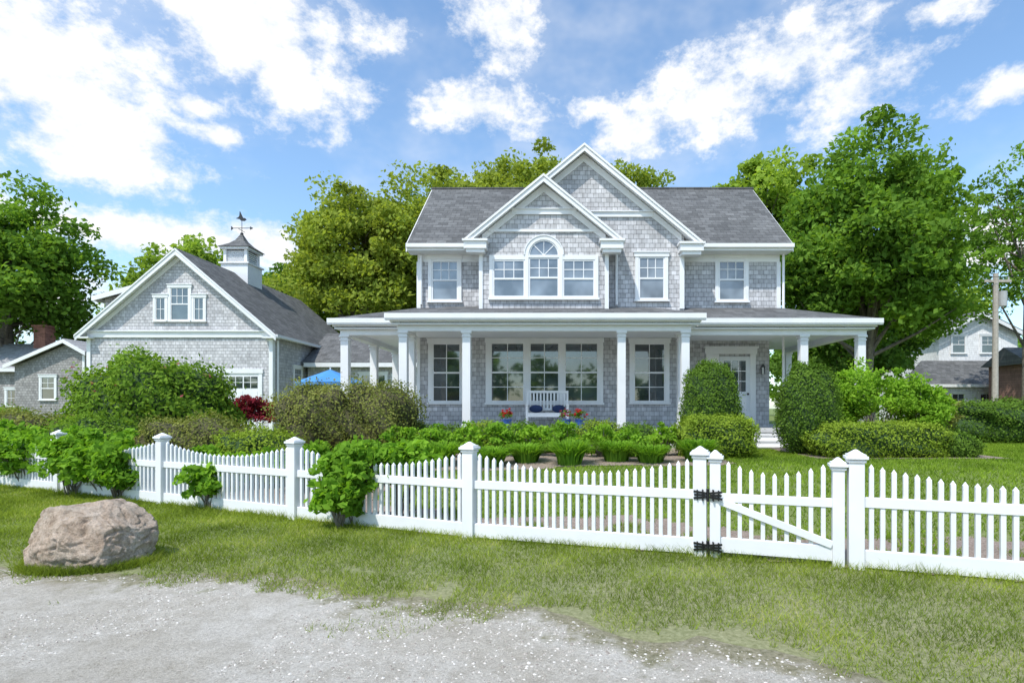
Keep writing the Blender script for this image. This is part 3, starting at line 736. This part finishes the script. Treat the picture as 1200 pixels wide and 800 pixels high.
for a,b in((-15.5,-12.85),(-19.7,-17.0)):
    G.box(a-.14,a,y-.05,y,.35,2.95);G.box(b,b+.14,y-.05,y,.35,2.95);G.box(a-.18,b+.18,y-.07,y,2.951,3.14)
    G.box(a,b,y-.03,y-.003,.35,2.95)
    for r_ in range(4):
        z0=.42+.63*r_
        for k in range(4):
            u=a+.06+(b-a-.06)*k/4; w=(b-a-.06)/4-.06
            if r_==3:
                G.box(u,u+w,y-.037,y-.031,z0,z0+.5,1); G.box(u+w/2-.012,u+w/2+.012,y-.043,y-.0375,z0,z0+.5);G.box(u,u+w,y-.042,y-.0375,z0+.24,z0+.264)
            else: G.box(u,u+w,y-.042,y-.031,z0,z0+.5)
G.done('garage_doors',[WHITE,GLASS],gar)
R90=Matrix.Rotation(math.pi/2,4,'Z')
G=Geo()
for yy in(26.3,29.2,32): win(G,yy-.45,yy+.45,2.2,3.45,12.27,.1,3,'6/1')
G.done('side_windows',[WHITE,GLASS,GLASS_B],gar,mat=R90)
cup=empty('cupola',gar); G=Geo(); cx,cy=xc,28.7
G.box(cx-.68,cx+.68,cy-.68,cy+.68,7.6,8.75); G.box(cx-.76,cx+.76,cy-.76,cy+.76,8.751,8.83)
G.box(cx-.5,cx+.5,cy-.5,cy+.5,8.831,9.5,1)
for sx in(-1,1):
    for sy in(-1,1): G.box(cx+sx*.53-.07,cx+sx*.53+.07,cy+sy*.53-.07,cy+sy*.53+.07,8.831,9.5)
for k in range(6):
    z=8.87+.1*k; G.box(cx-.46,cx+.46,cy-.54,cy-.501,z,z+.05); G.box(cx+.501,cx+.54,cy-.46,cy+.46,z,z+.05)
G.box(cx-.72,cx+.72,cy-.72,cy+.72,9.501,9.6)
prof=[(.80,9.6),(.62,9.72),(.42,9.86),(.22,10.08),(.06,10.4)]
for (r0,z0),(r1,z1) in zip(prof,prof[1:]):
    G.add([(cx-r0,cy-r0,z0),(cx+r0,cy-r0,z0),(cx+r0,cy+r0,z0),(cx-r0,cy+r0,z0),(cx-r1,cy-r1,z1),(cx+r1,cy-r1,z1),(cx+r1,cy+r1,z1),(cx-r1,cy+r1,z1)],[(0,1,5,4),(1,2,6,5),(2,3,7,6),(3,0,4,7)],2)
G.done('cupola_body',[WHITE,GLASS,ROOF_X],cup)
G=Geo(); G.tube((cx,cy,10.35),(cx,cy,11.15),.02,.015,6); G.sphere((cx,cy,10.45),.08)
G.beam((cx-.42,cy,10.75),(cx+.42,cy,10.75),.02,.03); G.beam((cx,cy-.3,10.62),(cx,cy+.3,10.62),.02,.02)
G.prism([(cx+.42,10.66),(cx+.6,10.75),(cx+.42,10.84)],cy-.01,cy+.01,'y'); G.prism([(cx-.42,10.75),(cx-.56,10.86),(cx-.56,10.64)],cy-.01,cy+.01,'y')
G.prism([(cx-.30,11.25),(cx-.12,11.22),(cx-.05,11.14),(cx+.12,11.12),(cx+.24,11.2),(cx+.16,11.27),(cx+.08,11.26),(cx+.02,11.36),(cx-.1,11.62),(cx-.12,11.38),(cx-.18,11.3)],cy-.03,cy+.03,'y')
G.done('weathervane',COPPER,cup)

# ================= LINK WING
wing=empty('breezeway_wing'); G=Geo()
G.prism([(27,.3),(27,3.7),(29.5,5.2),(32,3.7),(32,.3)],-12.1,-3.0,'x'); G.done('walls',SIDING,wing)
G=Geo()
for sy in(-1,1):
    h=2.9; tp=5.42; G.prism([(29.5,tp),(29.5+sy*h,tp-.6*h),(29.5+sy*h,tp-.6*h-.08),(29.5,tp-.08)],-12.2,-2.9,'x',0)
G.box(-12.1,-2.9,26.55,26.6,3.42,3.62,1); G.box(-12.1,-2.9,26.601,27,3.44,3.47,1)
G.done('roof',[ROOF_X,WHITE],wing)
G=Geo(); win(G,-11.0,-10.1,1.6,3.1,27,.1,3,'6/1'); win(G,-9.6,-8.2,.9,3.2,27,.1,3,'6/6'); win(G,-8.0,-7.0,1.6,3.1,27,.1,3,'6/1'); G.done('windows',[WHITE,GLASS,GLASS_B],wing)

um=empty('patio_umbrella'); G=Geo(); ux,uy=-8.35,20.5
G.tube((ux,uy,.4),(ux,uy,2.95),.025,.025,8,0)
for i in range(8):
    a0,a1=math.pi*i/4,math.pi*(i+1)/4
    A=(ux+1.25*math.cos(a0),uy+1.25*math.sin(a0),2.38);B=(ux+1.25*math.cos(a1),uy+1.25*math.sin(a1),2.38)
    G.add([(ux,uy,2.88),A,B],[(0,1,2)],1); G.add([A,B,(B[0],B[1],2.26),(A[0],A[1],2.26)],[(0,1,2,3)],1)
G.tube((ux,uy,.4),(ux,uy,.48),.25,.22,14,0); G.done('pole_and_canopy',[WHITE,BLUE],um)

# ================= LEFT NEIGHBOUR
nb=empty('weathered_cottage'); G=Geo()
G.prism([(-29.3,.3),(-29.3,3.7),(-26.4,4.95),(-25.5,4.45),(-25.5,.3)],30,37,'y'); G.box(-42,-29.31,30.8,37,.3,3.6)
G.prism([(30.8,3.6),(33.9,5.0),(37,3.6)],-42,-29.3,'x')
G.done('walls',SIDING_N,nb)
G=Geo()
G.prism([(-29.6,3.72),(-26.4,5.1),(-26.4,5.18),(-29.6,3.80)],29.7,37.2,'y',0); G.prism([(-26.4,5.1),(-25.2,4.42),(-25.2,4.5),(-26.4,5.18)],29.7,37.2,'y',0)
G.prism([(-29.6,3.56),(-26.4,4.94),(-26.4,5.13),(-29.6,3.76)],29.64,29.69,'y',1); G.prism([(-26.4,4.94),(-25.2,4.26),(-25.2,4.46),(-26.4,5.13)],29.64,29.69,'y',1)
G.prism([(30.5,3.6),(33.9,5.3),(33.9,5.38),(30.5,3.68)],-42.2,-27.2,'x',0)
G.box(-42,-29.6,30.44,30.49,3.45,3.64,1)
G.done('roof',[ROOF_L,WHITE],nb)
G=Geo(); win(G,-27.95,-27.0,1.9,3.25,30,.1,2,'6/1'); win(G,-30.6,-29.9,.6,2.6,30.8,.1,2,'6/1'); G.box(-25.6,-25.48,29.95,29.998,.3,4.3); G.done('windows',[WHITE,GLASS,GLASS_B],nb)
G=Geo(); G.box(-31.3,-30.6,33.2,33.9,4.6,6.3); G.box(-31.37,-30.53,33.13,33.97,6.301,6.42); G.tube((-30.95,33.55,6.42),(-30.95,33.55,6.7),.12,.11,10);G.done('chimney',BRICK,nb)

# ================= RIGHT NEIGHBOURS
nb=empty('white_clapboard_house'); G=Geo()
G.prism([(26.2,.3),(26.2,6.6),(28.9,7.9),(31.6,6.6),(31.6,.3)],38,45,'y'); G.box(23.8,31.5,35.5,37.99,.3,3.0); G.done('walls',CLAP,nb)
G=Geo()
G.prism([(25.8,6.45),(28.9,8.0),(28.9,8.1),(25.8,6.55)],37.6,45.2,'y',0);G.prism([(32.0,6.45),(28.9,8.0),(28.9,8.1),(32.0,6.55)],37.6,45.2,'y',0)
G.prism([(25.8,6.2),(28.9,7.75),(28.9,8.0),(25.8,6.45)],37.54,37.59,'y',1);G.prism([(32.0,6.2),(28.9,7.75),(28.9,8.0),(32.0,6.45)],37.54,37.59,'y',1)
G.add([(23.4,35.1,2.95),(31.8,35.1,2.95),(31.8,38,4.7),(25.0,38,4.7)],[(0,1,2,3)],0); G.add([(23.4,35.1,2.95),(25.0,38,4.7),(23.4,38,2.95)],[(0,1,2)],0); G.box(23.4,31.8,35.06,35.099,2.78,2.96,1)
G.done('roof',[ROOF_X,WHITE],nb)
G=Geo(); win(G,27.0,28.1,5.2,6.5,38,.1,2,'6/1');win(G,29.0,30.1,5.2,6.5,38,.1,2,'6/1'); win(G,25.2,26.2,.9,2.5,35.5,.1,2,'6/1'); win(G,27.0,28.0,.9,2.5,35.5,.1,2,'6/1'); G.done('windows',[WHITE,GLASS,GLASS_B],nb)
nb=empty('red_clapboard_house'); G=Geo(); G.box(26.5,34,31,34,.3,4.0); G.done('walls',REDWALL,nb); G=Geo(); G.prism([(30.7,3.95),(32.5,5.0),(34.3,3.95)],26.2,34.3,'x',0); G.box(26.2,34.3,30.62,30.69,3.8,4.0,1); G.done('roof',[ROOF_X,WHITE],nb)
G=Geo(); win(G,27.2,28.2,1.8,3.1,31,.1,2,'6/1'); G.done('windows',[WHITE,GLASS,GLASS_B],nb)
up=empty('utility_pole'); G=Geo(); G.tube((20.55,26,.2),(20.6,26,7.75),.14,.11,10); G.tube((20.85,25.9,6.2),(20.85,25.9,6.9),.17,.17,12,1); G.beam((19.9,26,7.4),(21.3,26,7.4),.1,.12)
for k in(20.0,20.6,21.2): G.tube((k,26,7.46),(k,26,7.6),.04,.03,6,1)
G.done('pole',[m_plain('pole_wood',(.42,.38,.34),.9,.2,10),m_plain('grey_metal',(.4,.41,.42),.4)],up)
G=Geo()
for k in(20.0,21.2):
    pr=None
    for i in range(17):
        f=i/16; q=(k+f*25,26-14*f,7.6-1.6*4*f*(1-f)*.5)
        if pr: G.tube(pr,q,.012,.012,4,cap=False)
        pr=q
G.done('wires',BLACK,up)

# ------------------------------------------------------------------ shrubs and beds
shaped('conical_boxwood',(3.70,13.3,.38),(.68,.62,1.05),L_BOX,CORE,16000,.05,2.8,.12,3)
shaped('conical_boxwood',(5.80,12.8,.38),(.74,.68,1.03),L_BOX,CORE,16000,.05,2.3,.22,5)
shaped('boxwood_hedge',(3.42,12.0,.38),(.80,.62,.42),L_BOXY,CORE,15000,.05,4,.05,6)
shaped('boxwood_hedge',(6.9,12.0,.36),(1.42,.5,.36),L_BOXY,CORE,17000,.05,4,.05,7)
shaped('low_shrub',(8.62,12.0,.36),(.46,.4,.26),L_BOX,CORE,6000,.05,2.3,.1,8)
shrub('spirea_shrub',[((7.9,13.9,1.65),(.95,.8,.9)),((9.1,13.9,1.3),(.7,.6,.75)),((7.2,14.0,1.3),(.5,.5,.6))],L_BRIGHT,.085,85,.2,80,21)
shrub('spirea_shrub',[((9.75,14.6,1.2),(.6,.6,.7))],L_BROWN,.08,60,.18,60,23)
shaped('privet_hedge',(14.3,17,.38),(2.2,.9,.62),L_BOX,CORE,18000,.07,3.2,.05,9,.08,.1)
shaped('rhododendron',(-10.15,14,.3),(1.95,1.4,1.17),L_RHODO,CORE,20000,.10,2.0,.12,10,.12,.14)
P,sh,C,_=crown_points((-10.15,14,1.5),(1.85,1.3,1.1),50,.05,8,44,low=0,inner=.93)
np_mesh('rhododendron_blossoms',leaf_quads(P,.045,3),4,np.repeat(sh,4),L_PINK)
shrub('red_japanese_maple',[((-8.6,15.5,1.3),(.75,.6,.42))],L_RED,.08,90,.14,80,25)
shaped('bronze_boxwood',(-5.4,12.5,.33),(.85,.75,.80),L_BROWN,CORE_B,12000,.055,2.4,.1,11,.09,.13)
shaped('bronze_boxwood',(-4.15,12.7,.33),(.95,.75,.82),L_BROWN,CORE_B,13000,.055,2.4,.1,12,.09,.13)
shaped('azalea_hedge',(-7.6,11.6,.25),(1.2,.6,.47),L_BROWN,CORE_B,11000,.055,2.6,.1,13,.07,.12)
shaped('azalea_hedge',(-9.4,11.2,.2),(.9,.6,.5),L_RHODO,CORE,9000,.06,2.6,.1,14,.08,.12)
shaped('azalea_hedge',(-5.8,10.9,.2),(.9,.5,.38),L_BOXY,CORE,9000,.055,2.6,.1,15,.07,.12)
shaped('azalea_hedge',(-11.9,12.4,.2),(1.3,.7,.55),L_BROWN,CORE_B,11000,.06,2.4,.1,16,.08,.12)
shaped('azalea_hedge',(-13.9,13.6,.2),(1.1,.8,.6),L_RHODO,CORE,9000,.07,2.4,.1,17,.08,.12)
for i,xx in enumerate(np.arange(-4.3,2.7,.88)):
    shaped('boxwood_mound',(float(xx),13.0+.1*math.sin(i*3),.38),(.50,.42,.34+.03*math.sin(i*2.3)),L_BOX if i%3 else L_BOXY,CORE,4600,.05,2.5,.05,30+i)
for i,xx in enumerate(np.arange(-3.4,2.7,.72)):
    shrub('peony_plant',[((float(xx),12.0+.15*math.sin(i*5),.80),(.38,.32,.30))],L_HYD if i%2 else L_BRIGHT,.085,34,.12,34,60+i,low=-.9,inner=.3)
cs=[(xx+.1*math.sin(i*4),10.85+.2*math.sin(i*2.7),.44,.40+.06*math.sin(i*1.9)) for i,xx in enumerate(np.arange(-3.0,3.1,.82))]
straps('daylily_clumps',cs,L_HYD,71,720,w=.028)
for i,(xx,yy) in enumerate([(-4.5,10.4),(-3.5,10.5),(-5.3,9.7),(-4.4,9.4),(-3.3,9.5),(-6.6,10.3)]):
    shrub('hydrangea_shrub',[((xx,yy,float(gz(xx,yy))+.36),(.5,.42,.3))],L_HYD if i%2 else L_BRIGHT,.09,46,.13,38,90+i,low=-.9,inner=.3)
shrub('hydrangea_shrub',[((-7.4,9.1,.62),(.72,.5,.45)),((-8.1,9.3,.72),(.45,.4,.35)),((-6.9,8.8,.5),(.35,.3,.3))],L_HYD,.11,60,.15,46,110,low=-.95,inner=.3)
shrub('hydrangea_shrub',[((-5.0,7.95,.42),(.34,.28,.25))],L_HYD,.10,40,.11,38,113,low=-.95,inner=.3)
shrub('hydrangea_shrub',[((-2.5,6.88,.68),(.42,.3,.32)),((-1.95,7.0,.78),(.45,.3,.24)),((-2.62,6.72,.42),(.26,.2,.22))],L_HYD,.10,60,.12,42,116,low=-.95,inner=.3)
shrub('hydrangea_shrub',[((-9.7,10.2,.62),(.6,.45,.42)),((-10.6,10.6,.72),(.6,.45,.42))],L_HYD,.11,60,.15,46,119,low=-.95,inner=.3)

# ------------------------------------------------------------------ trees
tree('maple_tree',13.5,24,8.1,(3.7,3.6,4.6),L_MAPLE,330,.75,270,.20,.26,1)
tree('oak_tree',13.0,35,12.2,(4.2,4,5.0),L_YG,200,1.0,220,.27,.3,2)
tree('oak_tree',-13.4,39,11.2,(5.0,4.5,5.2),L_OAK,340,1.0,230,.25,.4,3)
tree('oak_tree',-7.4,40,12.8,(5.2,4.5,5.4),L_OAK,340,1.05,230,.25,.4,4)
tree('oak_tree',-10.6,44,12.8,(4.6,4,5.4),L_YG,200,1.1,200,.28,.4,44)
tree('oak_tree',-1.4,40,14.0,(5.2,4.5,5.4),L_OAK,320,1.05,230,.25,.4,5)
tree('oak_tree',3.9,40,13.2,(4.2,4,5.0),L_OAK,250,1.05,210,.25,.35,6)
tree('oak_tree',-17.5,46,9.5,(4.0,4,4.5),L_YG,180,1.0,190,.28,.35,36)
tree('linden_tree',-33.5,34,9.2,(4.2,4,5.2),L_MAPLE,260,.95,230,.26,.35,7)
tree('linden_tree',-27.0,42,8.6,(4.6,4,4.4),L_YG,220,1.0,200,.28,.3,8)
tree('maple_tree',-34,50,9.5,(5,4,5.2),L_YG,200,1.1,190,.32,.3,9)
tree('maple_tree',-25.0,50,8.8,(4.8,4,5),L_MAPLE,200,1.1,190,.32,.3,10)
tree('locust_tree',24.6,29,10.2,(3.0,2.8,4.6),L_MAPLE,120,.65,170,.18,.18,11,inner=.2,low=-.9)
tree('maple_tree',34,50,8.2,(4.8,4,4.8),L_YG,190,1.1,190,.3,.3,12)
tree('maple_tree',27,54,6.5,(4.8,4,4.4),L_MAPLE,170,1.1,190,.3,.3,13)
tree('maple_tree',17.5,32,5.2,(3.6,3,3.6),L_DARK,140,.8,200,.24,.25,14)
def woods(name,pts,H,mat,seed,leaf,ncl=26,nper=80):
    Ps=[];Ss=[]; r=np.random.default_rng(seed)
    for i,(x,y) in enumerate(pts):
        h=H*(.75+.5*r.random()); P,sh,_,_=crown_points((x,y,h*.55),(h*.45,h*.4,h*.48),ncl,h*.16,nper,seed+i,low=-1,inner=.3); Ps.append(P);Ss.append(sh)
    P=np.concatenate(Ps); np_mesh(name,leaf_quads(P,leaf,seed),4,np.repeat(np.concatenate(Ss),4),mat)
woods('distant_woods',[(x+RNG.uniform(-2,2),78+RNG.uniform(-6,6)) for x in np.arange(-110,115,5.5)],9.5,L_MAPLE,200,.8,nper=60)
woods('woods_across_road',[(x+RNG.uniform(-2,2),-34+RNG.uniform(-4,4)) for x in np.arange(-52,55,7.5)],7.5,L_MAPLE,300,.9,nper=40)

# ------------------------------------------------------------------ sun, sky
sun_dir=Vector((-.30,-.44,.85)).normalized()
el=math.asin(sun_dir.z); az=math.atan2(sun_dir.x,sun_dir.y)
L=bpy.data.lights.new('sun','SUN'); L.energy=4.3; L.angle=math.radians(.6); L.color=(1,.965,.90)
o=bpy.data.objects.new('sun',L); link(o); o.rotation_euler=sun_dir.to_track_quat('Z','Y').to_euler(); o.location=(0,0,30)

w=bpy.data.worlds.new('World'); scene.world=w; w.use_nodes=True; nt=w.node_tree; nd=nt.nodes; lk=nt.links.new
bg=nd['Background']; bg.inputs['Strength'].default_value=.15
sky=nd.new('ShaderNodeTexSky'); sky.sky_type='NISHITA'; sky.sun_disc=False; sky.sun_elevation=el; sky.sun_rotation=az
sky.air_density=1.0; sky.dust_density=.8; sky.ozone_density=1.2
tc=nd.new('ShaderNodeTexCoord'); D=tc.outputs['Generated']
clouds=[(-.98,.64,.24,.15),(-.84,.50,.12,.09),(-.56,.70,.20,.12),(-.48,.60,.09,.06),(-.10,.70,.07,.06),(-.15,.545,.10,.035),
 (.14,.50,.10,.045),(.28,.56,.13,.06),(.42,.63,.14,.06),(.53,.57,.09,.05),(.82,.575,.07,.03),(.70,.72,.06,.02),
 (-.66,.30,.22,.035),(-.50,.29,.09,.04),(-.61,.49,.045,.022),(-.72,.49,.03,.025),(-.66,.545,.05,.02),(.84,.30,.10,.06),(-1.0,.2,.15,.05)]
def M(op,a,b=None,c=None):
    n=nd.new('ShaderNodeMath'); n.operation=op
    for i,v in enumerate((a,b,c)):
        if v is None: continue
        if hasattr(v,'links'): lk(v,n.inputs[i])
        else: n.inputs[i].default_value=v
    return n.outputs[0]
def VM(op,a,b):
    n=nd.new('ShaderNodeVectorMath'); n.operation=op
    for i,v in enumerate((a,b)):
        if hasattr(v,'links'): lk(v,n.inputs[i])
        else: n.inputs[i].default_value=v
    return n
acc=None
for (u,v,ru,rv) in clouds:
    c=Vector((u,1,v)); k=1/c.length; c.normalize()
    ru*=k; rv*=k
    s=VM('SUBTRACT',D,tuple(c)); m=VM('MULTIPLY',s.outputs[0],(1/ru,1/max(ru,rv)*.6,1/rv)); l=VM('LENGTH',m.outputs[0],(0,0,0))
    val=M('SUBTRACT',1.0,l.outputs['Value'])
    acc=val if acc is None else M('MAXIMUM',acc,val)
acc=M('MAXIMUM',acc,-1.2)
mp=nd.new('ShaderNodeMapping'); lk(D,mp.inputs['Vector']); mp.inputs['Scale'].default_value=(1,1,1.5)
n1=nd.new('ShaderNodeTexNoise'); lk(mp.outputs[0],n1.inputs['Vector']); n1.inputs['Scale'].default_value=11; n1.inputs['Detail'].default_value=7; n1.inputs['Roughness'].default_value=.66
n2=nd.new('ShaderNodeTexNoise'); lk(mp.outputs[0],n2.inputs['Vector']); n2.inputs['Scale'].default_value=2.8; n2.inputs['Detail'].default_value=5; n2.inputs['Roughness'].default_value=.65
f=M('ADD',M('MULTIPLY',acc,.8),M('MULTIPLY',M('SUBTRACT',n1.outputs['Fac'],.5),3.3))
mr=nd.new('ShaderNodeMapRange'); mr.interpolation_type='SMOOTHSTEP'; lk(f,mr.inputs['Value']); mr.inputs['From Min'].default_value=-.35; mr.inputs['From Max'].default_value=.50
mr2=nd.new('ShaderNodeMapRange'); mr2.interpolation_type='SMOOTHSTEP'; lk(n2.outputs['Fac'],mr2.inputs['Value']); mr2.inputs['From Min'].default_value=.42; mr2.inputs['From Max'].default_value=.72; mr2.inputs['To Max'].default_value=.35
fac=M('MAXIMUM',mr.outputs[0],mr2.outputs[0])
mx=nd.new('ShaderNodeMix'); mx.data_type='RGBA'; lk(fac,mx.inputs[0])
tint=nd.new('ShaderNodeMix'); tint.data_type='RGBA'; tint.blend_type='MULTIPLY'; tint.inputs[0].default_value=1; lk(sky.outputs[0],tint.inputs[6]); tint.inputs[7].default_value=(1.5,1.7,1.75,1)
lk(tint.outputs[2],mx.inputs[6])
cr=nd.new('ShaderNodeValToRGB'); lk(n1.outputs['Fac'],cr.inputs['Fac']); cr.color_ramp.elements[0].position=.4; cr.color_ramp.elements[0].color=(.82,.86,.92,1); cr.color_ramp.elements[1].position=.6; cr.color_ramp.elements[1].color=(1,1,1,1)
cm=VM('SCALE',cr.outputs[0],(0,0,0)); cm.inputs['Scale'].default_value=7.6
lk(cm.outputs[0],mx.inputs[7]); lk(mx.outputs[2],bg.inputs['Color'])

# ------------------------------------------------------------------ camera
cam=bpy.data.cameras.new('camera'); cam.sensor_width=36; cam.lens=19.5; cam.shift_x=-.0433; cam.shift_y=.065; cam.clip_end=3000; cam.clip_start=.05
co=bpy.data.objects.new('camera',cam); link(co); co.location=(0,0,1.45); co.rotation_euler=(math.pi/2,0,0); scene.camera=co
